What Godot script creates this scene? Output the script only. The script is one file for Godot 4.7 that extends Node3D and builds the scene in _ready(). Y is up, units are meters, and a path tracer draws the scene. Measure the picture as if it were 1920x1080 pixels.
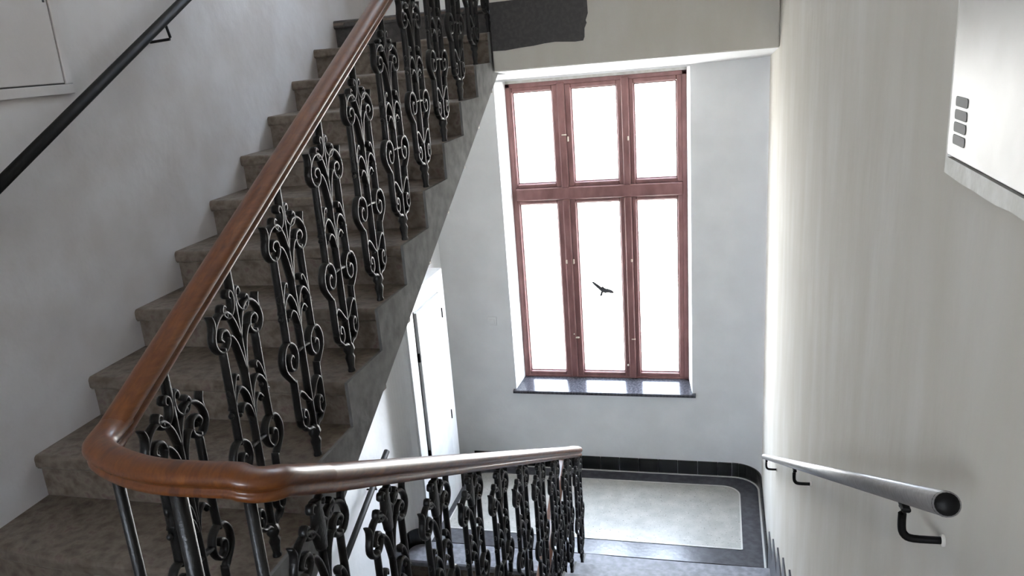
extends Node3D
# A stairwell between two landings: a flight going up on the left, a flight going down on the right to a
# landing with a tall window.  x runs to the right, y up, z towards the camera; the window wall is z = 0.

const H := 0.1635          # riser
const G := 0.338           # going
const XL := -0.634         # left wall above the flight
const XLOW := -0.33        # left wall below the flight
const XS := 0.453          # open side of the left flight
const XR := 1.984          # right wall
const Y0 := 1.78           # tread 0 of the left flight
const Z0 := 4.099
const XI := 0.895          # open side of the right flight
const Z1 := 1.39           # first nosing of the right flight
const H2 := 0.1615
const CEIL := 6.7
const BACK := 8.2
const LOW := -1.75

var M := {}
var taken := {}

func _ready() -> void:
	# ---- camera
	var cam := Camera3D.new()
	cam.name = "camera"
	cam.transform = Transform3D(Basis(Vector3(0.95723, -0.08933, -0.27518), Vector3(-0.00305, 0.94797, -0.31834), Vector3(0.28930, 0.30557, 0.90716)).orthonormalized(), Vector3(1.686, 3.157, 5.907))
	var near := 0.05
	var f := 1583.28
	cam.set_frustum(near * 1080.0 / f, Vector2(91.56, 72.91) / f * near, near, 60.0)
	add_child(cam)
	cam.current = true
	# ---- sky and exposure
	var sm := ProceduralSkyMaterial.new()
	sm.sky_top_color = Color(0.86, 0.92, 1.0)
	sm.sky_horizon_color = Color(1.0, 1.0, 1.0)
	sm.ground_horizon_color = Color(1.0, 1.0, 1.0)
	sm.ground_bottom_color = Color(0.75, 0.75, 0.74)
	sm.sky_energy_multiplier = 5.1
	sm.ground_energy_multiplier = 5.1
	var sky := Sky.new()
	sky.sky_material = sm
	var env := Environment.new()
	env.background_mode = Environment.BG_SKY
	env.sky = sky
	env.tonemap_mode = Environment.TONE_MAPPER_LINEAR
	env.tonemap_exposure = 1.0
	env.sdfgi_enabled = true
	env.ssao_enabled = true
	env.ssil_enabled = true
	var we := WorldEnvironment.new()
	we.name = "world_environment"
	we.environment = env
	add_child(we)
	materials()
	setting()
	staircases()
	railing()
	fittings()

# ------------------------------------------------------------------ naming
func numbered(n: String) -> String:
	if not taken.has(n):
		taken[n] = 0
		return n
	taken[n] += 1
	return "%s_%03d" % [n, taken[n]]

func tag(o: Node, label := "", category := "", group := "", kind := "") -> Node:
	if label: o.set_meta("label", label)
	if category: o.set_meta("category", category)
	if group: o.set_meta("group", group)
	if kind: o.set_meta("kind", kind)
	return o

func thing(called: String, at: Vector3, label: String, category: String, group := "") -> Node3D:
	var o := Node3D.new()
	o.name = numbered(called)
	o.position = at
	add_child(o)
	tag(o, label, category, group)
	return o

func obj(called: String, st: SurfaceTool, mat: Material, parent: Node3D = null) -> MeshInstance3D:
	var o := MeshInstance3D.new()
	o.mesh = st.commit()
	o.material_override = mat
	o.cast_shadow = GeometryInstance3D.SHADOW_CASTING_SETTING_ON
	if parent == null:
		o.name = numbered(called)
		add_child(o)
	else:
		o.name = called
		parent.add_child(o, true)
	return o

func again(src: MeshInstance3D, called: String, parent: Node3D, at: Vector3) -> MeshInstance3D:
	var o := MeshInstance3D.new()
	o.mesh = src.mesh
	o.material_override = src.material_override
	o.name = called
	o.position = at
	parent.add_child(o, true)
	return o

func struct(called: String, st: SurfaceTool, mat: Material, label: String, category: String) -> MeshInstance3D:
	var o := obj(called, st, mat)
	tag(o, label, category, "", "structure")
	return o

# ------------------------------------------------------------------ shapes
func mb(smooth := false) -> SurfaceTool:
	var st := SurfaceTool.new()
	st.begin(Mesh.PRIMITIVE_TRIANGLES)
	st.set_smooth_group(0 if smooth else -1)
	return st

func fin(st: SurfaceTool) -> SurfaceTool:
	st.generate_normals()
	return st

func tri(st: SurfaceTool, a: Vector3, b: Vector3, c: Vector3, out: Vector3) -> void:
	if (c - a).cross(b - a).dot(out) < 0.0:
		var t := b
		b = c
		c = t
	st.add_vertex(a); st.add_vertex(b); st.add_vertex(c)

func quad(st: SurfaceTool, a: Vector3, b: Vector3, c: Vector3, d: Vector3, out: Vector3) -> void:
	tri(st, a, b, c, out)
	tri(st, a, c, d, out)

func box(st: SurfaceTool, lo: Vector3, hi: Vector3, bev := 0.0) -> void:
	var c := (lo + hi) / 2.0
	var h := (hi - lo) / 2.0
	var b: float = min(bev, min(h.x, min(h.y, h.z)) * 0.9)
	for ax in 3:
		var i := (ax + 1) % 3
		var j := (ax + 2) % 3
		for s in [-1.0, 1.0]:
			var q := []
			for k in [[-1.0, -1.0], [1.0, -1.0], [1.0, 1.0], [-1.0, 1.0]]:
				var v := Vector3()
				v[ax] = s * h[ax]; v[i] = k[0] * (h[i] - b); v[j] = k[1] * (h[j] - b)
				q.append(c + v)
			var n := Vector3(); n[ax] = s
			quad(st, q[0], q[1], q[2], q[3], n)
	if b <= 0.0: return
	for ax in 3:
		var i := (ax + 1) % 3
		var j := (ax + 2) % 3
		for si in [-1.0, 1.0]:
			for sj in [-1.0, 1.0]:
				var q := []
				for k in [[-1.0, 0], [1.0, 0], [1.0, 1], [-1.0, 1]]:
					var v := Vector3()
					v[ax] = k[0] * (h[ax] - b)
					v[i] = si * (h[i] - (b if k[1] == 0 else 0.0))
					v[j] = sj * (h[j] - (0.0 if k[1] == 0 else b))
					q.append(c + v)
				var n := Vector3(); n[i] = si; n[j] = sj
				quad(st, q[0], q[1], q[2], q[3], n)
	for sx in [-1.0, 1.0]:
		for sy in [-1.0, 1.0]:
			for sz in [-1.0, 1.0]:
				var s := Vector3(sx, sy, sz)
				tri(st, c + s * Vector3(h.x, h.y - b, h.z - b), c + s * Vector3(h.x - b, h.y, h.z - b), c + s * Vector3(h.x - b, h.y - b, h.z), s)

func boxm(lo: Vector3, hi: Vector3, bev := 0.0) -> SurfaceTool:
	var st := mb()
	box(st, lo, hi, bev)
	return fin(st)

func put(axis: int, p: Vector2, a: float) -> Vector3:
	# axis 0: p is (z, y);  axis 1: p is (x, z);  axis 2: p is (x, y)
	if axis == 0: return Vector3(a, p.y, p.x)
	if axis == 1: return Vector3(p.x, a, p.y)
	return Vector3(p.x, p.y, a)

func prism(st: SurfaceTool, poly: PackedVector2Array, axis: int, a0: float, a1: float) -> void:
	var area := 0.0
	var n := poly.size()
	for k in n:
		area += poly[k].cross(poly[(k + 1) % n])
	var e := Vector3(); e[axis] = 1.0
	var idx := Geometry2D.triangulate_polygon(poly)
	for k in range(0, idx.size(), 3):
		tri(st, put(axis, poly[idx[k]], a0), put(axis, poly[idx[k + 1]], a0), put(axis, poly[idx[k + 2]], a0), -e)
		tri(st, put(axis, poly[idx[k]], a1), put(axis, poly[idx[k + 1]], a1), put(axis, poly[idx[k + 2]], a1), e)
	for k in n:
		var p := poly[k]
		var q := poly[(k + 1) % n]
		var d := q - p
		var o2 := Vector2(d.y, -d.x) * (1.0 if area > 0.0 else -1.0)
		quad(st, put(axis, p, a0), put(axis, q, a0), put(axis, q, a1), put(axis, p, a1), put(axis, o2, 0.0))

func prismm(poly: Array, axis: int, a0: float, a1: float) -> SurfaceTool:
	var st := mb()
	prism(st, PackedVector2Array(poly), axis, a0, a1)
	return fin(st)

func arc(c: Vector2, r: float, a0: float, a1: float, n: int) -> Array:
	var out := []
	for k in n + 1:
		var a: float = deg_to_rad(lerp(a0, a1, float(k) / n))
		out.append(c + Vector2(cos(a), sin(a)) * r)
	return out

# a closed profile (side, up) carried along a path; the side stays level
func sweep(st: SurfaceTool, path: Array, prof: Array, caps := true, up := Vector3.UP) -> void:
	var rings := []
	var n := path.size()
	for k in n:
		var t: Vector3 = path[min(k + 1, n - 1)] - path[max(k - 1, 0)]
		t = t.normalized()
		var side := t.cross(up)
		if side.length() < 0.01: side = t.cross(Vector3.RIGHT)
		side = side.normalized()
		var v := side.cross(t)
		var ring := []
		for p in prof:
			ring.append(path[k] + side * p.x + v * p.y)
		rings.append(ring)
	var m := prof.size()
	for k in n - 1:
		var c: Vector3 = (path[k] + path[k + 1]) / 2.0
		for j in m:
			var a: Vector3 = rings[k][j]; var b: Vector3 = rings[k][(j + 1) % m]
			var d: Vector3 = rings[k + 1][j]; var e: Vector3 = rings[k + 1][(j + 1) % m]
			quad(st, a, b, e, d, (a + b + d + e) / 4.0 - c)
	if caps:
		for k in [0, n - 1]:
			var out: Vector3 = (path[0] - path[1]) if k == 0 else (path[n - 1] - path[n - 2])
			for j in m:
				tri(st, path[k], rings[k][j], rings[k][(j + 1) % m], out)

func ring(r: float, n := 12) -> Array:
	var o := arc(Vector2.ZERO, r, 0, 360, n)
	o.pop_back()
	return o

func tube(st: SurfaceTool, path: Array, r: float, n := 12) -> void:
	sweep(st, path, ring(r, n))

func spline(p: Array, per := 5) -> Array:
	var out := []
	for k in p.size() - 1:
		var a = p[max(k - 1, 0)]; var b = p[k]; var c = p[k + 1]; var d = p[min(k + 2, p.size() - 1)]
		for s in per:
			var t := float(s) / per
			out.append(0.5 * (2.0 * b + (c - a) * t + (2.0 * a - 5.0 * b + 4.0 * c - d) * t * t + (3.0 * b - a - 3.0 * c + d) * t * t * t))
	out.append(p[p.size() - 1])
	return out

func ball(st: SurfaceTool, c: Vector3, r: Vector3, nu := 10, nv := 6) -> void:
	for i in nv:
		for j in nu:
			var q := []
			for k in [[0, 0], [1, 0], [1, 1], [0, 1]]:
				var th: float = PI * (i + k[0]) / nv
				var ph: float = TAU * (j + k[1]) / nu
				q.append(c + Vector3(sin(th) * cos(ph), cos(th), sin(th) * sin(ph)) * r)
			quad(st, q[0], q[1], q[2], q[3], (q[0] + q[2]) / 2.0 - c)

# ------------------------------------------------------------------ materials
func noise(seed_: int, freq: float, cols: Array, offs: Array, kind := FastNoiseLite.TYPE_SIMPLEX_SMOOTH, octaves := 4, size := 512) -> NoiseTexture2D:
	var n := FastNoiseLite.new()
	n.noise_type = kind
	n.seed = seed_
	n.frequency = freq
	n.fractal_octaves = octaves
	var g := Gradient.new()
	g.offsets = PackedFloat32Array(offs)
	g.colors = PackedColorArray(cols)
	var t := NoiseTexture2D.new()
	t.width = size; t.height = size
	t.seamless = true
	t.noise = n
	t.color_ramp = g
	return t

func bump(seed_: int, freq: float, strength: float, octaves := 4) -> NoiseTexture2D:
	var n := FastNoiseLite.new()
	n.seed = seed_
	n.frequency = freq
	n.fractal_octaves = octaves
	var t := NoiseTexture2D.new()
	t.width = 512; t.height = 512
	t.seamless = true
	t.as_normal_map = true
	t.bump_strength = strength
	t.noise = n
	return t

func surf(tex: Texture2D, rough: float, per_metre := Vector3(1, 1, 1), normal: Texture2D = null, nscale := 1.0) -> StandardMaterial3D:
	var m := StandardMaterial3D.new()
	m.albedo_texture = tex
	m.roughness = rough
	m.uv1_triplanar = true
	m.uv1_world_triplanar = true
	m.uv1_scale = per_metre
	if normal:
		m.normal_enabled = true
		m.normal_texture = normal
		m.normal_scale = nscale
	return m

func plain(c: Color, rough: float, metal := 0.0) -> StandardMaterial3D:
	var m := StandardMaterial3D.new()
	m.albedo_color = c
	m.roughness = rough
	m.metallic = metal
	return m

func materials() -> void:
	var fine := bump(3, 0.03, 3.0)
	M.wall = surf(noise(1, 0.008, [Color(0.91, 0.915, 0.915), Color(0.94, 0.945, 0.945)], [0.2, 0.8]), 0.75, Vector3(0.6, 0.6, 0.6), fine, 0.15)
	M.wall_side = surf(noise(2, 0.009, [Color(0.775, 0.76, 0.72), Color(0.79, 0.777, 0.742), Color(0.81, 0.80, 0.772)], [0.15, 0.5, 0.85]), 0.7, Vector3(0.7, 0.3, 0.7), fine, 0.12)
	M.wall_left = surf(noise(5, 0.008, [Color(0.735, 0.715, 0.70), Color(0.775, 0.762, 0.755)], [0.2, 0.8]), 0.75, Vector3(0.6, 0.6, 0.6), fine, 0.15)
	M.white = surf(noise(6, 0.01, [Color(0.86, 0.87, 0.87), Color(0.90, 0.905, 0.905)], [0.3, 0.7]), 0.45, Vector3(1, 1, 1))
	M.plaster = surf(noise(7, 0.02, [Color(0.84, 0.84, 0.81), Color(0.90, 0.90, 0.88)], [0.3, 0.7]), 0.7, Vector3(1.5, 1.5, 1.5), fine, 0.5)
	M.stone = surf(noise(8, 0.02, [Color(0.27, 0.225, 0.18), Color(0.36, 0.32, 0.275), Color(0.42, 0.38, 0.335), Color(0.355, 0.285, 0.26)], [0.1, 0.4, 0.65, 0.9], FastNoiseLite.TYPE_SIMPLEX_SMOOTH, 5), 0.55, Vector3(1.4, 1.4, 1.4), bump(9, 0.02, 5.0), 0.4)
	M.stone_pale = surf(noise(10, 0.02, [Color(0.44, 0.44, 0.465), Color(0.53, 0.535, 0.56)], [0.2, 0.8]), 0.5, Vector3(1.5, 1.5, 1.5), fine, 0.2)
	M.string = surf(noise(11, 0.015, [Color(0.41, 0.41, 0.405), Color(0.45, 0.45, 0.445), Color(0.49, 0.49, 0.485)], [0.15, 0.5, 0.85]), 0.6, Vector3(1.2, 1.2, 1.2), fine, 0.3)
	M.string.metallic_specular = 0.12
	M.string.roughness = 0.95
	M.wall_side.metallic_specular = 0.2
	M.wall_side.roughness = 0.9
	M.wall.metallic_specular = 0.25
	M.wall_left.metallic_specular = 0.25
	M.stone_pale.metallic_specular = 0.3
	M.border = surf(noise(12, 0.02, [Color(0.22, 0.22, 0.24), Color(0.31, 0.31, 0.33)], [0.2, 0.8]), 0.28, Vector3(1.5, 1.5, 1.5), fine, 0.15)
	M.tile = plain(Color(0.055, 0.055, 0.06), 0.25)
	M.skirt = surf(noise(13, 0.02, [Color(0.16, 0.16, 0.18), Color(0.23, 0.23, 0.25)], [0.2, 0.8]), 0.3, Vector3(1.5, 1.5, 1.5))
	M.strip = plain(Color(0.80, 0.80, 0.78), 0.4)
	M.terrazzo = surf(terrazzo(), 0.32, Vector3(1.1, 1.1, 1.1), fine, 0.12)
	var iron_n := bump(14, 0.05, 4.0)
	M.iron = surf(noise(15, 0.03, [Color(0.022, 0.021, 0.021), Color(0.048, 0.045, 0.044)], [0.3, 0.8]), 0.4, Vector3(4, 4, 4), iron_n, 0.4)
	M.iron.metallic = 0.1
	M.wood = surf(noise(16, 0.012, [Color(0.27, 0.125, 0.045), Color(0.41, 0.225, 0.085), Color(0.33, 0.165, 0.06), Color(0.47, 0.275, 0.11)], [0.15, 0.4, 0.6, 0.85], FastNoiseLite.TYPE_SIMPLEX_SMOOTH, 5), 0.4, Vector3(4, 4, 0.7))
	M.wood.clearcoat_enabled = true
	M.wood.clearcoat = 0.28
	M.wood.metallic_specular = 0.45
	M.wood.clearcoat_roughness = 0.18
	M.frame = surf(noise(17, 0.02, [Color(0.41, 0.27, 0.26), Color(0.46, 0.315, 0.305), Color(0.50, 0.355, 0.345)], [0.15, 0.55, 0.9]), 0.45, Vector3(1, 0.4, 1))
	M.glass = plain(Color(0.95, 0.97, 0.97, 0.06), 0.0)
	M.glass.transparency = BaseMaterial3D.TRANSPARENCY_ALPHA
	M.sill = surf(noise(18, 0.03, [Color(0.20, 0.20, 0.22), Color(0.30, 0.30, 0.32)], [0.3, 0.7]), 0.16, Vector3(3, 3, 3))
	M.steel = surf(noise(19, 0.03, [Color(0.72, 0.72, 0.72), Color(0.80, 0.80, 0.80)], [0.3, 0.7]), 0.32, Vector3(20, 20, 1.5))
	M.steel.metallic = 0.85
	M.step_dark = surf(noise(22, 0.02, [Color(0.20, 0.19, 0.185), Color(0.28, 0.265, 0.255)], [0.3, 0.8]), 0.55, Vector3(2, 2, 2))
	M.cabinet = surf(noise(20, 0.01, [Color(0.74, 0.735, 0.71), Color(0.78, 0.775, 0.755)], [0.3, 0.7]), 0.4, Vector3(1, 1, 1))
	M.black = plain(Color(0.032, 0.03, 0.03), 0.5)
	M.black.metallic_specular = 0.3
	M.dark = plain(Color(0.02, 0.02, 0.02), 0.7)
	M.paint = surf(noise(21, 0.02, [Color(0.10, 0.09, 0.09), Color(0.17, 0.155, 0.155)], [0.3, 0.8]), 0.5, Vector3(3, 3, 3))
	M.decal = plain(Color(0.25, 0.25, 0.255), 0.6)
	M.decal.backlight_enabled = true
	M.decal.backlight = Color(0.18, 0.18, 0.18)
	M.brass = plain(Color(0.80, 0.76, 0.70), 0.35, 0.5)
	M.grey = plain(Color(0.19, 0.19, 0.19), 0.6)

func terrazzo() -> ImageTexture:
	var size := 1024
	var img := Image.create(size, size, false, Image.FORMAT_RGB8)
	var cells := FastNoiseLite.new()
	cells.noise_type = FastNoiseLite.TYPE_CELLULAR
	cells.cellular_return_type = FastNoiseLite.RETURN_CELL_VALUE
	cells.frequency = 0.055
	cells.seed = 4
	var edge := FastNoiseLite.new()
	edge.noise_type = FastNoiseLite.TYPE_CELLULAR
	edge.cellular_return_type = FastNoiseLite.RETURN_DISTANCE
	edge.frequency = 0.055
	edge.seed = 4
	var big := FastNoiseLite.new()
	big.frequency = 0.006
	big.seed = 9
	for y in size:
		for x in size:
			var v := cells.get_noise_2d(x, y)
			var d := edge.get_noise_2d(x, y)
			var c := Color(0.665, 0.66, 0.635)
			if d < -0.72:
				if v > 0.35: c = Color(0.76, 0.76, 0.74)
				elif v < -0.60: c = Color(0.26, 0.26, 0.25)
				elif v < -0.35: c = Color(0.52, 0.51, 0.47)
			img.set_pixel(x, y, c * (1.0 + 0.10 * big.get_noise_2d(x, y)))
	img.generate_mipmaps()
	return ImageTexture.create_from_image(img)

# ------------------------------------------------------------------ the setting
func wall_with_openings(x0: float, x1: float, y0: float, y1: float, z0: float, z1: float, holes: Array) -> SurfaceTool:
	var st := mb()
	var y := y0
	for h in holes:          # from the bottom up: [xa, xb, ya, yb]; the reveals splay inwards a little
		box(st, Vector3(x0, y, z0), Vector3(x1, h[2], z1))
		box(st, Vector3(x0, h[2], z0), Vector3(h[0] - 0.06, h[3], z1))
		box(st, Vector3(h[1] + 0.06, h[2], z0), Vector3(x1, h[3], z1))
		prism(st, PackedVector2Array([Vector2(h[0] - 0.06, z0), Vector2(h[0] + 0.03, z0), Vector2(h[0] + 0.03, -0.2), Vector2(h[0], z1), Vector2(h[0] - 0.06, z1)]), 1, h[2], h[3])
		prism(st, PackedVector2Array([Vector2(h[1] + 0.06, z0), Vector2(h[1] - 0.03, z0), Vector2(h[1] - 0.03, -0.2), Vector2(h[1], z1), Vector2(h[1] + 0.06, z1)]), 1, h[2], h[3])
		y = h[3]
	box(st, Vector3(x0, y, z0), Vector3(x1, y1, z1))
	return fin(st)

func setting() -> void:
	# window wall
	var wb := struct("wall_back", wall_with_openings(-1.0, 2.3, LOW - 0.2, CEIL + 0.2, -0.34, 0.0, [[0.188, 1.505, 0.645, 2.955], [0.188, 1.505, 4.10, 6.30]]), M.wall, "smooth white plaster wall around the tall wooden window", "wall")
	# right wall and the rounded corner between them
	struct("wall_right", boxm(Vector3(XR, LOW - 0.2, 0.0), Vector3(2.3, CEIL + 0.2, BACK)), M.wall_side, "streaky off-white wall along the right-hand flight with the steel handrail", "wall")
	var st := mb(true)
	var pts := arc(Vector2(XR - 0.2, 0.2), 0.2, -90, 0, 14)
	for k in pts.size() - 1:
		var o2: Vector2 = Vector2(XR - 0.2, 0.2) - (pts[k] + pts[k + 1]) / 2.0
		quad(st, put(1, pts[k], LOW), put(1, pts[k + 1], LOW), put(1, pts[k + 1], CEIL), put(1, pts[k], CEIL), put(1, o2, 0.0))
	st.set_smooth_group(-1)
	quad(st, Vector3(XR, LOW, 0), Vector3(XR, LOW, 0.2), Vector3(XR, CEIL, 0.2), Vector3(XR, CEIL, 0), Vector3(1, 0, 0))
	quad(st, Vector3(XR, LOW, 0), Vector3(XR - 0.2, LOW, 0), Vector3(XR - 0.2, CEIL, 0), Vector3(XR, CEIL, 0), Vector3(0, 0, -1))
	obj("rounded_corner", fin(st), M.wall, wb)
	# left wall: set back above the flight, thicker below it
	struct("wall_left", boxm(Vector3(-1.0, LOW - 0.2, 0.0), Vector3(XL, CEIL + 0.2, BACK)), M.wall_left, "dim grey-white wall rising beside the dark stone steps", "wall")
	var s := H / G * 1.009
	var so := Y0 + s * Z0 - 0.298
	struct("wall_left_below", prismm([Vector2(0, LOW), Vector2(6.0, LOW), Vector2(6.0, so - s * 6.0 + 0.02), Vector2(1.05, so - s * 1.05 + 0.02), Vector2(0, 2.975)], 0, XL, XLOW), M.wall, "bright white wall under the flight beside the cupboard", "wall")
	st = mb()
	box(st, Vector3(-1.0, LOW - 0.2, BACK), Vector3(2.3, 2.9, BACK + 0.3))
	box(st, Vector3(-1.0, 3.82, BACK), Vector3(2.3, CEIL + 0.2, BACK + 0.3))
	box(st, Vector3(-1.0, 2.9, BACK), Vector3(0.1, 3.82, BACK + 0.3))
	box(st, Vector3(1.5, 2.9, BACK), Vector3(2.3, 3.82, BACK + 0.3))
	struct("wall_rear", fin(st), M.wall_left, "plain wall closing the stairwell behind the viewpoint", "wall")
	struct("ceiling", boxm(Vector3(-1.0, CEIL, -0.34), Vector3(2.3, CEIL + 0.2, BACK + 0.3)), M.wall, "flat white ceiling of the stairwell", "ceiling")
	# floors
	struct("floor_below", boxm(Vector3(-1.0, LOW - 0.25, -0.34), Vector3(2.3, LOW, BACK + 0.3)), M.stone_pale, "stone floor at the foot of the lower flight", "floor")
	var fl := struct("floor", boxm(Vector3(XL, -0.25, 0.0), Vector3(XR, 0.0, 1.155)), M.border, "window landing floor with a dark polished border around pale terrazzo", "floor")
	var inlay := [Vector2(-0.155, 0.976), Vector2(1.835, 0.976)]
	inlay.append_array(arc(Vector2(1.715, 0.281), 0.12, 0, -90, 8))
	inlay.append_array(arc(Vector2(-0.035, 0.281), 0.12, -90, -180, 8))
	var si := mb()
	prism(si, PackedVector2Array(inlay), 1, -0.002, 0.002)
	obj("terrazzo_inlay", fin(si), M.terrazzo, fl)
	var loop := []
	for p in inlay: loop.append(Vector3(p.x, 0.0025, p.y))
	loop.append(loop[0])
	st = mb()
	for k in loop.size() - 1:
		sweep(st, [loop[k], loop[k + 1]], [Vector2(-0.005, -0.003), Vector2(0.005, -0.003), Vector2(0.005, 0.0015), Vector2(-0.005, 0.0015)])
	obj("divider_strip", fin(st), M.strip, fl)
	obj("landing_edge", boxm(Vector3(XLOW, -0.045, 1.155), Vector3(XR, 0.0, 1.405), 0.010), M.stone_pale, fl)
	obj("landing_riser", boxm(Vector3(XLOW, -0.25, 1.155), Vector3(XR, -0.045, 1.388)), M.stone, fl)
	struct("floor_upper", boxm(Vector3(XL, 1.36, 4.437), Vector3(XR, 1.6155, BACK), 0.01), M.stone, "dark stone landing at the head of the right-hand flight", "floor")
	# the upper landing: soffit slab and the wall that fronts it
	struct("ceiling_landing", prismm([Vector2(0, 2.969), Vector2(1.0, 3.046), Vector2(1.0, 3.40), Vector2(0.0, 3.40)], 0, XS, XR), M.wall, "white soffit of the upper landing above the window", "ceiling")
	obj("slab_left", prismm([Vector2(0, 2.969), Vector2(0.69, 3.022), Vector2(0.69, 3.40), Vector2(0.0, 3.40)], 0, XL, XS), M.wall, get_node("ceiling_landing"))
	struct("floor_top", boxm(Vector3(XL, 3.40, 0.0), Vector3(XR, 3.415, 0.719)), M.stone, "dark stone floor of the upper landing", "floor")
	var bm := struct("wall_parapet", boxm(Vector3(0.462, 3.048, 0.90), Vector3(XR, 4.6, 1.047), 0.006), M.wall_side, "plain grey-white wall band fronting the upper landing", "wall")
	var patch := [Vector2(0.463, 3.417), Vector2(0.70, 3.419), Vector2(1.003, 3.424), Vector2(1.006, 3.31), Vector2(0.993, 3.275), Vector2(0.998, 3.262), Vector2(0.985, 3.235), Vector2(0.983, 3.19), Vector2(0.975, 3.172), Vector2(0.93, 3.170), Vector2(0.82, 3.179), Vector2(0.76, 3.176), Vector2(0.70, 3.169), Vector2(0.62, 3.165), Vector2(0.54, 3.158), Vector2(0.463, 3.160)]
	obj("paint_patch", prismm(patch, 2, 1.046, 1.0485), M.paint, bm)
	var w3 := struct("window_3", boxm(Vector3(0.1, 2.9, BACK + 0.14), Vector3(1.5, 3.82, BACK + 0.146)), M.glass, "landing window behind the viewpoint, out of view", "window")
	for e in [[0.1, 0.15, 2.9, 3.82], [1.45, 1.5, 2.9, 3.82], [0.77, 0.83, 2.9, 3.82], [0.15, 1.45, 2.9, 2.96], [0.15, 1.45, 3.76, 3.82]]:
		obj("frame", boxm(Vector3(e[0], e[2], BACK + 0.1), Vector3(e[1], e[3], BACK + 0.18), 0.004), M.frame, w3)
	baseboards()
	window(1, 0.0, "tall window with three red-brown casements below and three above, over the landing")
	window(2, 3.4475, "matching window above the upper landing, out of view")

func baseboards() -> void:
	# glazed black skirting tiles along the window wall, round the corner and down the right wall
	var b := Node3D.new()
	b.name = "baseboard_back"
	add_child(b)
	tag(b, "row of glossy black skirting tiles at the foot of the window wall", "baseboard", "", "structure")
	var x := XLOW + 0.13
	var w := 0.145
	while x < XR - 0.2:
		var xb: float = min(x + w, XR - 0.2)
		obj("tile", boxm(Vector3(x + 0.001, 0.0, 0.0), Vector3(xb - 0.001, 0.113, 0.012), 0.002), M.tile, b)
		x = xb
	for k in 6:
		var a0 := -90.0 + 15.0 * k
		var poly := arc(Vector2(XR - 0.2, 0.2), 0.2, a0 + 0.4, a0 + 14.6, 3)
		var inner := arc(Vector2(XR - 0.2, 0.2), 0.188, a0 + 14.6, a0 + 0.4, 3)
		poly.append_array(inner)
		obj("tile", prismm(poly, 1, 0.0, 0.113), M.tile, b)
	var c := Node3D.new()
	c.name = "baseboard_right"
	add_child(c)
	tag(c, "dark skirting running along the right wall and stepping up the flight", "baseboard", "", "structure")
	var z := 0.2
	while z < 1.22:
		var zb: float = min(z + 0.145, 1.23)
		obj("tile", boxm(Vector3(XR - 0.012, 0.0, z + 0.001), Vector3(XR, 0.113, zb - 0.001), 0.002), M.tile, c)
		z = zb
	for n in range(1, 11):
		var za := Z1 + (n - 1) * G - 0.16
		var zb2 := za + G
		obj("step_skirting", boxm(Vector3(XR - 0.008, n * H2 - 0.20, za), Vector3(XR, n * H2 + 0.14, zb2)), M.skirt, c)
	# white bed joint along the foot of the tiles
	var path := [Vector3(XLOW + 0.14, 0.002, 0.017)]
	for p in arc(Vector2(XR - 0.2, 0.2), 0.183, -90, 0, 10): path.append(Vector3(p.x, 0.002, p.y))
	path.append(Vector3(XR - 0.017, 0.002, 1.38))
	var st := mb()
	sweep(st, path, [Vector2(-0.006, -0.002), Vector2(0.006, -0.002), Vector2(0.006, 0.003), Vector2(-0.006, 0.003)])
	obj("bed_joint", fin(st), M.strip, b)
	# dark skirting on the low left wall, going down with the lower flight
	var d := Node3D.new()
	d.name = "baseboard_left"
	add_child(d)
	tag(d, "dark skirting on the white left wall stepping down the lower flight", "baseboard", "", "structure")
	var curve := arc(Vector2(-0.23, 1.29), 0.10, 180, 270, 6)
	var pth := []
	for p in curve: pth.append(Vector3(p.x, 0.06, p.y))
	pth.append(Vector3(-0.205, 0.06, 1.19))
	var cs := mb()
	sweep(cs, pth, [Vector2(-0.01, -0.06), Vector2(0.01, -0.06), Vector2(0.01, 0.06), Vector2(-0.01, 0.06)])
	obj("curved_tile", fin(cs), M.tile, d)
	for n in range(0, 9):
		var za := 1.405 + G * (n - 1) + 0.15
		if n == 0: za = 1.29
		var zb2 := 1.405 + G * n + 0.15
		obj("step_skirting", boxm(Vector3(XLOW, -n * H2 - 0.20, za), Vector3(XLOW + 0.01, -n * H2 + 0.13, zb2)), M.skirt, d)
	obj("corner_tile", boxm(Vector3(-0.33, 0.0, 0.35), Vector3(-0.192, 0.12, 0.40), 0.004), M.tile, d)

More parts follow.
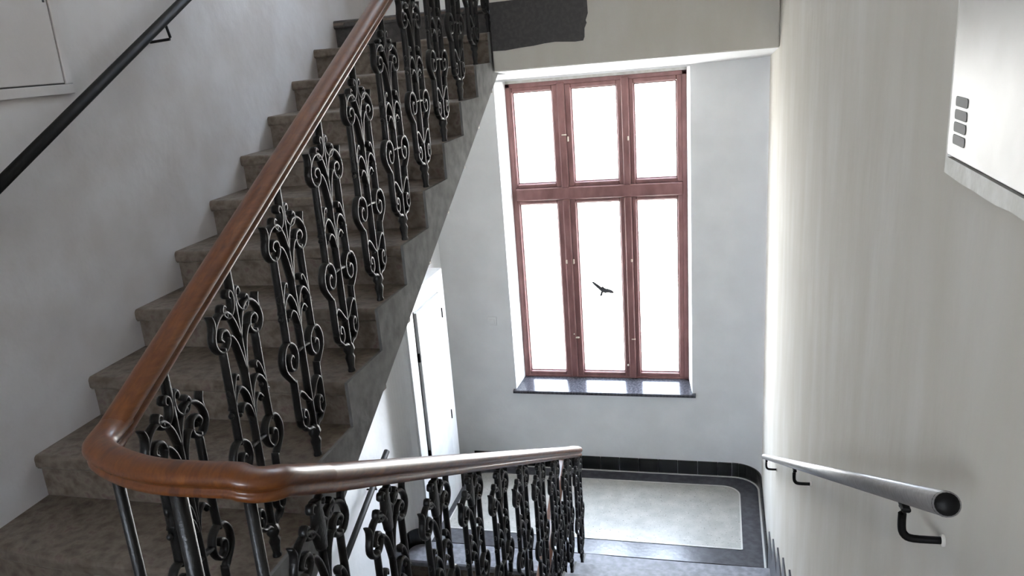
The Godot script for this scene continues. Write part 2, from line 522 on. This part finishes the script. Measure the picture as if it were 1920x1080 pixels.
func window(n: int, dy: float, label: String) -> void:
	var w := Node3D.new()
	w.name = "window_%d" % n
	w.position = Vector3(0, dy, 0)
	add_child(w)
	tag(w, label, "window", "", "structure")
	var x0 := 0.215; var x1 := 1.478; var y0 := 0.685; var y1 := 2.928
	for b in [[x0, x0 + 0.036, y0, y1], [x1 - 0.036, x1, y0, y1]]:
		obj("frame_jamb", boxm(Vector3(b[0], b[2], -0.29), Vector3(b[1], b[3], -0.2), 0.004), M.frame, w)
	obj("frame_head", boxm(Vector3(x0, y1 - 0.03, -0.29), Vector3(x1, y1, -0.2), 0.004), M.frame, w)
	obj("frame_foot", boxm(Vector3(x0, y0, -0.29), Vector3(x1, y0 + 0.02, -0.2), 0.004), M.frame, w)
	obj("transom", boxm(Vector3(x0 + 0.03, 2.085, -0.29), Vector3(x1 - 0.03, 2.178, -0.19), 0.008), M.frame, w)
	var head := mb()
	box(head, Vector3(x0 - 0.01, y1, -0.3), Vector3(x1 + 0.01, 2.975, -0.21))
	obj("head_filling", fin(head), M.plaster, w)
	for m in [0.617, 1.062]:
		for yy in [[y0 + 0.01, 2.09], [2.17, y1 - 0.01]]:
			obj("mullion", boxm(Vector3(m - 0.027, yy[0], -0.29), Vector3(m + 0.027, yy[1], -0.188), 0.008), M.frame, w)
	var cols := [[0.245, 0.594, 0.264, 0.549], [0.640, 1.038, 0.685, 1.004], [1.086, 1.446, 1.120, 1.408]]
	var rows := [[0.700, 2.088, 0.733, 2.058], [2.176, 2.902, 2.208, 2.866]]
	for r in rows:
		for c in cols:
			var s := mb()
			# four rails with a glazing chamfer towards the glass
			for e in [[c[0], c[2], r[0], r[1]], [c[3], c[1], r[0], r[1]], [c[2] - 0.002, c[3] + 0.002, r[0], r[2]], [c[2] - 0.002, c[3] + 0.002, r[3], r[1]]]:
				box(s, Vector3(e[0], e[2], -0.275), Vector3(e[1], e[3], -0.205), 0.006)
			for e in [[c[2], c[3], r[2], r[2] + 0.008], [c[2], c[3], r[3] - 0.008, r[3]], [c[2], c[2] + 0.008, r[2], r[3]], [c[3] - 0.008, c[3], r[2], r[3]]]:
				box(s, Vector3(e[0], e[2], -0.25), Vector3(e[1], e[3], -0.228), 0.003)
			var sash := obj("sash", fin(s), M.frame, w)
			obj("pane", boxm(Vector3(c[2] - 0.004, r[2] - 0.004, -0.242), Vector3(c[3] + 0.004, r[3] + 0.004, -0.238)), M.glass, sash)
	# small hinges and turn catches on the mullions
	for q in [[0.600, 1.62, 0.012, 0.03], [0.652, 1.62, 0.010, 0.035], [0.652, 1.02, 0.028, 0.010], [0.628, 1.05, 0.008, 0.012], [1.078, 1.62, 0.012, 0.022], [1.075, 1.01, 0.03, 0.008], [0.655, 2.52, 0.010, 0.035], [0.628, 2.55, 0.035, 0.010], [1.078, 2.50, 0.010, 0.03], [1.030, 0.80, 0.012, 0.012]]:
		obj("catch", boxm(Vector3(q[0] - q[2] / 2.0, q[1] - q[3] / 2.0, -0.2), Vector3(q[0] + q[2] / 2.0, q[1] + q[3] / 2.0, -0.181), 0.003), M.brass, w)
	var sl := prismm([Vector2(-0.29, 0.690), Vector2(-0.2, 0.690), Vector2(0.024, 0.657), Vector2(0.03, 0.650), Vector2(0.03, 0.636), Vector2(-0.29, 0.636)], 0, 0.166, 1.530)
	obj("window_sill", sl, M.sill, w)

# ------------------------------------------------------------------ stairs
# a step: block with a rounded nosing; dir = -1 climbs away from the camera, +1 climbs towards it
func step_poly(zn: float, y: float, h: float, dir: int, over := 0.022) -> Array:
	var out := []
	var th := 0.05
	var p := [Vector2(-over, -h), Vector2(-over, -th)]
	p.append(Vector2(-0.006, -th))
	p.append_array(arc(Vector2(-0.014, -th + 0.014), 0.014, 300, 360, 3))
	p.append_array(arc(Vector2(-0.016, -0.016), 0.016, 0, 90, 4))
	p.append(Vector2(-G - over + 0.001, 0.0))
	p.append(Vector2(-G - over + 0.001, -h))
	for q in p:
		out.append(Vector2(zn + (q.x if dir < 0 else -q.x), y + q.y))
	return out

func worn_step(zn: float, y: float, h: float, dir: int, x0: float, x1: float, seed_: int, bow := 0.0) -> SurfaceTool:
	# the step block, its nosing worn a little along its length
	var poly := step_poly(zn, y, h, dir)
	var idx := Geometry2D.triangulate_polygon(PackedVector2Array(poly))
	var nz := FastNoiseLite.new()
	nz.seed = seed_
	nz.frequency = 2.2
	var n := 22
	var rows := []
	for i in n + 1:
		var x: float = lerp(x0, x1, float(i) / n)
		var wear := sin(PI * float(i) / n)
		var row := []
		for p in poly:
			var q: Vector2 = p
			var fr: float = clamp(1.0 - abs(q.x - zn) / 0.07, 0.0, 1.0)
			var up: float = clamp(1.0 - abs(q.y - y) / 0.06, 0.0, 1.0)
			q.x += dir * fr * up * (0.004 * nz.get_noise_1d(x) + 0.002 * wear)
			q.y -= fr * up * (0.004 * wear + 0.003 * absf(nz.get_noise_1d(x + 50.0)))
			if bow != 0.0: q.x -= bow * fr * pow(clamp(1.0 - (x - x0) / 0.5, 0.0, 1.0), 2.0)
			row.append(Vector3(x, q.y, q.x))
		rows.append(row)
	var st := mb()
	var m := poly.size()
	var area := 0.0
	for k in m: area += poly[k].cross(poly[(k + 1) % m])
	for i in n:
		for k in m:
			var d: Vector2 = poly[(k + 1) % m] - poly[k]
			var o2: Vector2 = Vector2(d.y, -d.x) * (1.0 if area > 0.0 else -1.0)
			quad(st, rows[i][k], rows[i][(k + 1) % m], rows[i + 1][(k + 1) % m], rows[i + 1][k], put(0, o2, 0.0))
	for k in range(0, idx.size(), 3):
		tri(st, rows[0][idx[k]], rows[0][idx[k + 1]], rows[0][idx[k + 2]], Vector3.LEFT)
		tri(st, rows[n][idx[k]], rows[n][idx[k + 1]], rows[n][idx[k + 2]], Vector3.RIGHT)
	return fin(st)

func flight(called: String, label: String, x0: float, x1: float, zn1: float, y1: float, h: float, n: int, dir: int, face: float, soff: float, mat: Material, smat: Material) -> Node3D:
	var t := thing(called, Vector3.ZERO, label, "staircase")
	for k in n:
		obj("step", worn_step(zn1 + dir * G * k, y1 + h * k, h, dir, x0, x1, 30 + k, 0.05 if k == 0 and dir < 0 else 0.0), M.step_dark if k == 10 else mat, t)
	# the concrete string on the open side and the soffit under the steps
	var d := float(dir)
	var top := []
	for k in n:
		var z := zn1 + d * G * k
		top.append(Vector2(z + d * 0.004, y1 + h * k - h))
		top.append(Vector2(z + d * 0.004, y1 + h * k))
	var ze := zn1 + d * G * (n - 1) + d * (G - 0.02)
	var yn := y1 + h * (n - 1)
	top.append(Vector2(ze, yn))
	var poly := top.duplicate()
	var s := h / G
	var base := func(z: float) -> float: return y1 + s * (z - zn1) * d - soff
	poly.append(Vector2(ze, base.call(ze)))
	poly.append(Vector2(zn1 + d * 0.004, base.call(zn1)))
	var xa: float = min(x1 if face > 0 else x0, (x1 if face > 0 else x0) + face)
	var xb: float = max(x1 if face > 0 else x0, (x1 if face > 0 else x0) + face)
	obj("string", prismm(poly, 0, xa, xb), smat, t)
	var sl := []
	for k in n:
		var za := zn1 + d * G * k + d * 0.023
		sl.append(Vector2(za, y1 + h * k - h + 0.001))
		sl.append(Vector2(za + d * (G - 0.001), y1 + h * k - h + 0.001))
	sl.append(Vector2(ze, base.call(ze) + 0.002))
	sl.append(Vector2(zn1 + d * 0.023, base.call(zn1) + 0.004))
	obj("soffit", prismm(sl, 0, x0, x1), smat, t)
	return t

func staircases() -> void:
	flight("staircase", "flight of worn dark stone steps climbing along the left wall to the upper landing", XL, XS - 0.012, Z0, Y0, 0.165, 11, -1, 0.012, 0.298, M.stone, M.string)
	var t := get_node("staircase")
	var bot := prismm([Vector2(4.437, 1.6155), Vector2(4.437, 1.46), Vector2(4.05, 1.46), Vector2(4.05, 1.6155)], 0, XL, XS)
	obj("foot_block", bot, M.stone, t)
	flight("staircase", "flight of pale grey steps climbing from the window landing along the right wall", XI + 0.012, XR, Z1, H2, H2, 10, 1, -0.012, 0.30, M.stone_pale, M.string)
	var d := thing("staircase", Vector3.ZERO, "dark steps dropping out of sight from the left of the window landing", "staircase")
	for k in range(1, 11):
		obj("step", prismm(step_poly(1.405 + G * k, -H2 * k, H2, -1), 0, XLOW, 0.80), M.stone, d)

# ------------------------------------------------------------------ railing
func ribbon(st: SurfaceTool, pts: Array, w := 0.0055, dpt := 0.008, per := 4, both := true, taper := 0.55) -> void:
	# pts are Vector2 (u, h) in the baluster's plane; u lies along z
	for s in ([1.0, -1.0] if both else [1.0]):
		var p := []
		for q in pts: p.append(Vector2(q.x * s, q.y))
		var sp := spline(p, per)
		var n := sp.size()
		var rings := []
		for k in n:
			var t: Vector2 = (sp[min(k + 1, n - 1)] - sp[max(k - 1, 0)]).normalized()
			var nn := Vector2(-t.y, t.x)
			var e: float = min(1.0, min(k, n - 1 - k) / 3.0)
			var ww: float = w * lerp(taper, 1.0, e)
			var r := []
			for c in [[1.0, 0.45], [0.45, 1.0], [-0.45, 1.0], [-1.0, 0.45], [-1.0, -0.45], [-0.45, -1.0], [0.45, -1.0], [1.0, -0.45]]:
				var v: Vector2 = sp[k] + nn * (c[0] * ww)
				r.append(Vector3(c[1] * dpt, v.y, v.x))
			rings.append(r)
		for k in n - 1:
			var c3 := Vector3(0, (sp[k].y + sp[k + 1].y) / 2.0, (sp[k].x + sp[k + 1].x) / 2.0)
			for j in 8:
				var a: Vector3 = rings[k][j]; var b: Vector3 = rings[k][(j + 1) % 8]
				var e2: Vector3 = rings[k + 1][(j + 1) % 8]; var f2: Vector3 = rings[k + 1][j]
				quad(st, a, b, e2, f2, (a + e2) / 2.0 - c3)
		for k in [0, n - 1]:
			var c4 := Vector3(0, sp[k].y, sp[k].x)
			var o: Vector2 = (sp[0] - sp[1]) if k == 0 else (sp[n - 1] - sp[n - 2])
			for j in 8:
				tri(st, c4, rings[k][j], rings[k][(j + 1) % 8], Vector3(0, o.y, o.x))

func v2(a: Array) -> Array:
	var o := []
	for k in range(0, a.size(), 2): o.append(Vector2(a[k], a[k + 1]))
	return o

func baluster_meshes() -> Array:
	# the bars
	var b := mb(true)
	ribbon(b, v2([0, 0.80, 0, 0.66, 0, 0.40, 0, 0.21, 0, 0.09]), 0.0065, 0.0125, 3, false, 0.9)
	ribbon(b, v2([0.085, 0.692, 0.085, 0.60, 0.085, 0.50, 0.087, 0.41]), 0.0065, 0.0125, 3, true, 0.9)
	ribbon(b, v2([0.083, 0.298, 0.081, 0.27, 0.083, 0.21, 0.082, 0.16]), 0.006, 0.0125, 3, true, 0.9)
	ball(b, Vector3(0, 0.630, 0), Vector3(0.013, 0.026, 0.014))
	ball(b, Vector3(0, 0.45, 0), Vector3(0.010, 0.014, 0.010))
	# the scrolls
	var s := mb(true)
	ribbon(s, v2([0.021, 0.812, 0.028, 0.818, 0.023, 0.832, 0.010, 0.826, 0.007, 0.804, 0.013, 0.780, 0.034, 0.762, 0.056, 0.768, 0.066, 0.788, 0.058, 0.801, 0.048, 0.794]), 0.0055, 0.0125, 3)
	ribbon(s, v2([0.0, 0.690, 0.016, 0.742, 0.046, 0.780, 0.086, 0.776, 0.116, 0.745, 0.122, 0.710, 0.102, 0.684, 0.074, 0.685, 0.055, 0.706, 0.062, 0.733, 0.085, 0.737, 0.096, 0.720, 0.084, 0.709]), 0.0065, 0.0125, 3)
	ribbon(s, v2([0.0, 0.590, 0.010, 0.640, 0.024, 0.685, 0.044, 0.712, 0.060, 0.712]), 0.006, 0.0125, 3)
	ribbon(s, v2([0.118, 0.742, 0.112, 0.768, 0.120, 0.790]), 0.006, 0.0125, 3)
	ribbon(s, v2([0.048, 0.778, 0.047, 0.768]), 0.006, 0.0125, 3)
	ribbon(s, v2([0.004, 0.485, 0.014, 0.530, 0.040, 0.562, 0.068, 0.552, 0.092, 0.512]), 0.006, 0.0125, 3)
	ribbon(s, v2([0.004, 0.455, 0.016, 0.495, 0.040, 0.510, 0.058, 0.492]), 0.0055, 0.0125, 3)
	ribbon(s, v2([0.085, 0.535, 0.074, 0.575, 0.060, 0.600, 0.048, 0.600, 0.050, 0.586]), 0.0055, 0.0125, 3)
	ribbon(s, v2([0.083, 0.290, 0.104, 0.312, 0.128, 0.342, 0.131, 0.380, 0.110, 0.414, 0.078, 0.418, 0.052, 0.396, 0.048, 0.358, 0.068, 0.330, 0.094, 0.338, 0.098, 0.368, 0.080, 0.378, 0.074, 0.366]), 0.0062, 0.0125, 3)
	ribbon(s, v2([-0.05, 0.376, 0.0, 0.380, 0.05, 0.376]), 0.006, 0.011, 2, false, 1.0)
	ribbon(s, v2([0.084, 0.232, 0.070, 0.252, 0.046, 0.240, 0.022, 0.212, 0.004, 0.196]), 0.0058, 0.0125, 3)
	ribbon(s, v2([0.082, 0.175, 0.080, 0.142, 0.060, 0.128, 0.042, 0.146, 0.046, 0.178, 0.064, 0.184, 0.068, 0.166, 0.058, 0.160]), 0.006, 0.0125, 3)
	ribbon(s, v2([0.066, 0.130, 0.046, 0.112, 0.022, 0.108, 0.004, 0.090]), 0.007, 0.013, 3)
	for sg in [-1.0, 1.0]:
		ball(s, Vector3(0, 0.500, 0.100 * sg), Vector3(0.009, 0.009, 0.009), 8, 5)
		ball(s, Vector3(0, 0.524, 0.072 * sg), Vector3(0.008, 0.008, 0.008), 8, 5)
		ball(s, Vector3(0, 0.486, 0.058 * sg), Vector3(0.008, 0.008, 0.008), 8, 5)
		ball(s, Vector3(0, 0.714, 0.083 * sg), Vector3(0.010, 0.008, 0.008), 8, 5)
		ball(s, Vector3(0, 0.370, 0.078 * sg), Vector3(0.010, 0.008, 0.008), 8, 5)
		ball(s, Vector3(0, 0.560, 0.092 * sg), Vector3(0.008, 0.012, 0.006), 8, 5)
		ball(s, Vector3(0, 0.742, 0.014 * sg), Vector3(0.008, 0.008, 0.008), 8, 5)
	ball(s, Vector3(0, 0.196, 0), Vector3(0.011, 0.010, 0.020), 8, 5)
	# leaf under the rail, and the foot
	var l := mb(true)
	ribbon(l, v2([0, 0.76, 0, 0.80, 0, 0.835, 0, 0.90]), 0.024, 0.017, 3, false, 0.6)
	var ft := mb(true)
	var prof := [[0.010, 0.115], [0.022, 0.098], [0.026, 0.082], [0.016, 0.066], [0.022, 0.052], [0.018, 0.036], [0.014, 0.012], [0.017, 0.006], [0.017, -0.004]]
	for k in prof.size() - 1:
		for j in 10:
			var q := []
			for e in [[k, j], [k, j + 1], [k + 1, j + 1], [k + 1, j]]:
				var a: float = TAU * e[1] / 10.0
				q.append(Vector3(cos(a) * prof[e[0]][0] * 0.8, prof[e[0]][1], sin(a) * prof[e[0]][0]))
			quad(ft, q[0], q[1], q[2], q[3], Vector3(q[0].x + q[1].x, 0, q[0].z + q[1].z))
	return [fin(b), fin(s), fin(l), fin(ft)]

func railing() -> void:
	var t := thing("stair_railing", Vector3.ZERO, "varnished brown wooden handrail on black cast-iron scrollwork balusters turning between the two flights", "railing")
	var prof := v2([-0.022, -0.033, 0.022, -0.033, 0.030, -0.028, 0.031, -0.020, 0.028, -0.015, 0.0245, -0.012, 0.026, -0.007, 0.033, -0.003, 0.037, 0.004, 0.035, 0.015, 0.027, 0.024, 0.014, 0.030, 0.0, 0.032, -0.014, 0.030, -0.027, 0.024, -0.035, 0.015, -0.037, 0.004, -0.033, -0.003, -0.026, -0.007, -0.0245, -0.012, -0.028, -0.015, -0.031, -0.020, -0.030, -0.028])
	for k in prof.size(): prof[k] *= 0.94
	var sl := 0.488
	var xl := 0.41
	var ly := func(z: float) -> float: return 4.640 - sl * z
	var st := mb(true)
	sweep(st, [Vector3(xl, ly.call(0.80), 0.80), Vector3(xl, ly.call(2.4), 2.4), Vector3(xl, ly.call(3.6), 3.6), Vector3(xl, ly.call(4.49), 4.49), Vector3(xl, ly.call(4.53), 4.53)], prof, false)
	obj("upper_rail", fin(st), M.wood, t)
	var xr := 0.89
	var ry := func(z: float) -> float: return 2.456 + 0.4805 * (z - 4.718)
	st = mb(true)
	var wr := spline([Vector3(xl, 2.450, 4.475), Vector3(xl + 0.005, 2.438, 4.530), Vector3(0.435, 2.434, 4.582), Vector3(0.497, 2.435, 4.624), Vector3(0.58, 2.439, 4.662), Vector3(0.66, 2.443, 4.685), Vector3(0.74, 2.447, 4.693), Vector3(0.800, 2.450, 4.695), Vector3(0.838, 2.450, 4.695)], 5)
	for k in range(1, 8):
		var an := deg_to_rad(90.0 - 90.0 * k / 7.0)
		wr.append(Vector3(0.838 + 0.052 * cos(an), lerp(2.450, float(ry.call(4.645)) + 0.004, k / 7.0), 4.645 + 0.052 * sin(an)))
	wr.append(Vector3(xr, ry.call(4.60) + 0.002, 4.60))
	wr.append(Vector3(xr, ry.call(4.54) + 0.002, 4.54))
	wr.append(Vector3(xr, ry.call(4.48), 4.48))
	var slim := []
	for p in prof: slim.append(p)
	sweep(st, wr, slim, false)
	obj("wreath", fin(st), M.wood, t)
	st = mb(true)
	var rr := [Vector3(xr, ry.call(4.482), 4.482), Vector3(xr, ry.call(3.6), 3.6), Vector3(xr, ry.call(2.5), 2.5), Vector3(xr, ry.call(1.52), 1.52)]
	rr.append_array(spline([Vector3(xr, ry.call(1.46), 1.46), Vector3(0.882, ry.call(1.42) - 0.004, 1.412), Vector3(0.842, ry.call(1.40) - 0.012, 1.385), Vector3(0.802, ry.call(1.40) - 0.028, 1.410), Vector3(0.795, ry.call(1.40) - 0.052, 1.46)], 4))
	sweep(st, rr, prof, false)
	obj("lower_rail", fin(st), M.wood, t)
	st = mb(true)
	var yb: float = ry.call(1.40) - 0.050
	sweep(st, [Vector3(0.795, yb, 1.455), Vector3(0.795, yb - sl * 1.2, 2.655), Vector3(0.795, yb - sl * 2.6, 4.055)], prof)
	obj("bottom_rail", fin(st), M.wood, t)
	# balusters: one per tread
	var ms := baluster_meshes()
	var names := ["bar", "scrollwork", "leaf", "foot"]
	var meshes := []
	for m in ms: meshes.append(m.commit())
	var spots := []
	for n in range(-1, 10):
		spots.append([Vector3(0.418, Y0 + 0.165 * n, Z0 - G * n - 0.125), 1.0])
	for n in range(1, 11):
		spots.append([Vector3(0.896, H2 * n, Z1 + G * (n - 1) + 0.105), 0.845])
	for n in range(1, 6):
		spots.append([Vector3(0.79, -H2 * n, 1.405 + G * n - 0.17), 0.90])
	for sp in spots:
		var bnode := Node3D.new()
		bnode.name = "baluster"
		bnode.position = sp[0]
		bnode.scale = Vector3(1.0 if sp[1] == 1.0 else 0.72, sp[1], 1)
		t.add_child(bnode, true)
		for k in 4:
			var o := MeshInstance3D.new()
			o.name = names[k]
			o.mesh = meshes[k]
			o.material_override = M.iron
			bnode.add_child(o, true)
			if k == 2: o.scale = Vector3(0.7, 1, 0.5) if sp[1] == 1.0 else Vector3(0.9, 0.925, 1.0)
	# plain round posts under the wreath
	for p in [[0.53, 4.655, 0.012], [0.695, 4.690, 0.017], [0.853, 4.695, 0.012]]:
		st = mb(true)
		tube(st, [Vector3(p[0], 1.60, p[1]), Vector3(p[0], 2.0, p[1]), Vector3(p[0], 2.425, p[1])], p[2], 12)
		obj("post", fin(st), M.iron, t)

# ------------------------------------------------------------------ fittings
func fittings() -> void:
	# built-in cupboard against the low left wall
	var c := thing("cupboard", Vector3.ZERO, "white built-in cupboard with a narrow door beside the window landing", "cupboard")
	var plan := [Vector2(XLOW, 0.368), Vector2(-0.206, 0.368), Vector2(-0.2, 0.374), Vector2(-0.2, 1.184), Vector2(-0.206, 1.19), Vector2(-0.23, 1.19)]
	plan.append_array(arc(Vector2(-0.23, 1.29), 0.10, 270, 180, 8))
	obj("body", prismm(plan, 1, 0.0, 1.735), M.wall, c)
	obj("casing", boxm(Vector3(-0.2, 0.02, 1.062), Vector3(-0.19, 1.66, 1.19), 0.003), M.white, c)
	obj("gap", boxm(Vector3(-0.2, 0.50, 1.02), Vector3(-0.1985, 1.625, 1.064)), M.dark, c)
	var door := obj("door", boxm(Vector3(-0.199, 0.515, 0.535), Vector3(-0.176, 1.605, 1.03), 0.003), M.white, c)
	for h in [[1.456, 0.532], [0.687, 0.545]]:
		obj("hinge", boxm(Vector3(-0.2, h[0] - 0.04, h[1] - 0.006), Vector3(-0.17, h[0] + 0.03, h[1] + 0.004), 0.002), M.black, door)
	for h in [1.30, 0.60]:
		obj("latch", boxm(Vector3(-0.199, h - 0.03, 1.03), Vector3(-0.178, h + 0.03, 1.042), 0.002), M.black, door)
	obj("upper_panel", boxm(Vector3(-0.2, 1.618, 0.535), Vector3(-0.190, 1.72, 1.06), 0.003), M.white, c)
	obj("lower_panel", boxm(Vector3(-0.2, 0.02, 0.535), Vector3(-0.190, 0.503, 1.055), 0.003), M.white, c)
	# painted-over switch plate on the window wall
	var s := thing("switch_plate", Vector3(0.038, 1.215, 0.0), "small painted-over switch plate on the white wall left of the window", "switch")
	obj("plate", boxm(Vector3(-0.036, -0.036, 0), Vector3(0.036, 0.036, 0.007), 0.004), M.wall, s)
	obj("rocker", boxm(Vector3(-0.02, -0.02, 0.006), Vector3(0.02, 0.02, 0.011), 0.003), M.wall, s)
	# bird silhouette on the middle pane
	var bird := v2([-0.072, 0.040, -0.058, 0.043, -0.030, 0.026, -0.012, 0.012, -0.004, 0.016, 0.004, 0.012, 0.012, 0.004, 0.034, 0.000, 0.056, -0.008, 0.068, -0.022, 0.056, -0.026, 0.030, -0.022, 0.012, -0.024, -0.002, -0.020, -0.006, -0.036, -0.016, -0.044, -0.024, -0.038, -0.014, -0.014, -0.030, 0.000, -0.052, 0.020])
	var bd := obj("bird_decal", prismm(bird, 2, 0.0, 0.001), M.decal)
	bd.position = Vector3(0.856, 1.392, -0.237)
	bd.scale = Vector3(1.2, 1.35, 1.0)
	tag(bd, "dark bird silhouette sticker on the middle lower window pane", "sticker")
	# steel handrail on the right wall
	var xh := 1.930
	var ya := 0.912; var za := 1.461
	var yb := 2.635; var zb := 4.970
	var slope := (yb - ya) / (zb - za)
	var r := thing("steel_handrail", Vector3.ZERO, "brushed steel tube handrail on bent brackets along the right wall", "handrail")
	var st := mb(true)
	tube(st, [Vector3(xh, ya, za), Vector3(xh, (ya + yb) / 2.0, (za + zb) / 2.0), Vector3(xh, yb, zb)], 0.0145, 28)
	obj("tube", fin(st), M.steel, r)
	for e in [[za, -1.0], [zb, 1.0]]:
		st = mb(true)
		var p := Vector3(xh, ya + slope * (e[0] - za), e[0])
		var dirv := Vector3(0, slope, 1).normalized() * float(e[1])
		for k in 4:
			var a0 := k / 4.0 * PI / 2.0; var a1 := (k + 1) / 4.0 * PI / 2.0
			for j in 20:
				var q := []
				for w in [[a0, j], [a1, j], [a1, j + 1], [a0, j + 1]]:
					var ph: float = TAU * w[1] / 20.0
					var up := Vector3(0, 1, -slope).normalized()
					q.append(p - dirv * 0.004 + (Vector3.RIGHT * cos(ph) + up * sin(ph)) * 0.0148 * cos(w[0]) + dirv * (0.009 * sin(w[0])))
				quad(st, q[0], q[1], q[2], q[3], (q[0] + q[2]) / 2.0 - (p - dirv * 0.01))
		obj("end_cap", fin(st), M.black, r)
	for z in [1.66, 3.20, 4.765]:
		var y: float = ya + slope * (z - za)
		st = mb(true)
		tube(st, spline([Vector3(xh, y - 0.014, z), Vector3(xh, y - 0.05, z), Vector3(xh + 0.004, y - 0.064, z), Vector3(xh + 0.016, y - 0.070, z), Vector3(XR - 0.001, y - 0.070, z)], 4), 0.0055, 10)
		var br := obj("bracket", fin(st), M.black, r)
		st = mb(true)
		tube(st, [Vector3(XR - 0.004, y - 0.070, z), Vector3(XR, y - 0.070, z)], 0.009, 16)
		obj("flange", fin(st), M.wall_side, br)
		st = mb()
		box(st, Vector3(xh - 0.006, y - 0.019, z - 0.022), Vector3(xh + 0.006, y - 0.012, z + 0.022), 0.002)
		obj("saddle", fin(st), M.black, br)
	# black handrail on the left wall above the flight
	var k0 := thing("black_handrail", Vector3.ZERO, "black painted tube handrail high on the left wall beside the climbing steps", "handrail")
	st = mb(true)
	var xk := -0.544
	var ky := func(z: float) -> float: return 2.894 - 0.483 * (z - 3.689)
	tube(st, [Vector3(xk, ky.call(4.6), 4.6), Vector3(xk, ky.call(3.2), 3.2), Vector3(xk, ky.call(2.0), 2.0), Vector3(xk, ky.call(0.9), 0.9)], 0.0215, 18)
	obj("tube", fin(st), M.black, k0)
	for z in [1.35, 2.625, 3.82]:
		var y: float = ky.call(z)
		st = mb(true)
		tube(st, [Vector3(xk, y - 0.018, z), Vector3(xk + 0.012, y - 0.072, z), Vector3(xk + 0.008, y - 0.078, z), Vector3(XL, y - 0.082, z)], 0.006, 8)
		obj("bracket", fin(st), M.black, k0)
	# black handrail on the low wall, going down
	var k1 := thing("black_handrail", Vector3.ZERO, "short black handrail dropping along the white wall below the stairs", "handrail")
	st = mb(true)
	var xd := XLOW + 0.06
	var dd := func(z: float) -> float: return 0.878 - 0.395 * (z - 1.56)
	tube(st, [Vector3(xd, dd.call(1.555), 1.555), Vector3(xd, dd.call(2.2), 2.2), Vector3(xd, dd.call(3.6), 3.6)], 0.018, 14)
	obj("tube", fin(st), M.black, k1)
	for z in [1.78, 2.9]:
		st = mb(true)
		tube(st, [Vector3(xd, dd.call(z) - 0.015, z), Vector3(xd + 0.004, dd.call(z) - 0.05, z), Vector3(XLOW, dd.call(z) - 0.055, z)], 0.006, 8)
		obj("bracket", fin(st), M.black, k1)
	# sheet-metal meter cabinet let into the right wall
	var m := thing("meter_cabinet", Vector3(XR, 2.9715, 4.644), "pale metal wall cabinet door with four small vents on the right wall", "cabinet")
	var lip := []
	var rng := RandomNumberGenerator.new()
	rng.seed = 7
	for k in 14:
		lip.append(Vector2(lerp(-0.012, 0.60, k / 13.0), -0.020 - 0.004 * rng.randf()))
	var plan2 := lip.duplicate()
	plan2.append_array([Vector2(0.60, 0.0), Vector2(0.0, 0.0), Vector2(0.0, 0.62)])
	for k in 10:
		plan2.append(Vector2(-0.010 - 0.003 * rng.randf(), lerp(0.62, 0.0, k / 9.0)))
	obj("plaster_surround", prismm(plan2, 0, -0.001, -0.008), M.plaster, m)
	obj("rebate", boxm(Vector3(-0.003, 0.0, 0.0), Vector3(0.0, 0.62, 0.60)), M.dark, m)
	var dr := obj("door", boxm(Vector3(-0.010, 0.004, 0.003), Vector3(-0.001, 0.616, 0.598), 0.0015), M.cabinet, m)
	for y in [0.0745, 0.0585, 0.0430, 0.0275]:
		var slot := []
		slot.append_array(arc(Vector2(0.033, y + 0.002), 0.004, 180, 90, 3))
		slot.append_array(arc(Vector2(0.081, y + 0.002), 0.004, 90, 0, 3))
		slot.append_array(arc(Vector2(0.081, y - 0.002), 0.004, 0, -90, 3))
		slot.append_array(arc(Vector2(0.033, y - 0.002), 0.004, -90, -180, 3))
		obj("vent", prismm(slot, 0, -0.0108, -0.009), M.grey, dr)
	# access hatch high on the left wall
	var a := thing("access_hatch", Vector3(XL, 3.15, 3.16), "flush white access hatch with a thin frame high on the left wall", "hatch")
	obj("panel", boxm(Vector3(0, 0.040, 0.040), Vector3(0.010, 0.76, 0.62), 0.002), M.wall_left, a)
	obj("gap", boxm(Vector3(0, 0.034, 0.034), Vector3(0.004, 0.766, 0.626)), M.grey, a)
	for b in [[0.0, 0.035, 0.0, 0.66], [0.765, 0.80, 0.0, 0.66]]:
		obj("frame_rail", boxm(Vector3(0, b[0], b[2]), Vector3(0.014, b[1], b[3]), 0.002), M.wall_left, a)
	for b in [[0.0, 0.035], [0.625, 0.66]]:
		obj("frame_stile", boxm(Vector3(0, 0.035, b[0]), Vector3(0.014, 0.765, b[1]), 0.002), M.wall_left, a)
	obj("keyhole", boxm(Vector3(0.009, 0.318, 0.052), Vector3(0.0115, 0.330, 0.062), 0.001), M.dark, a)
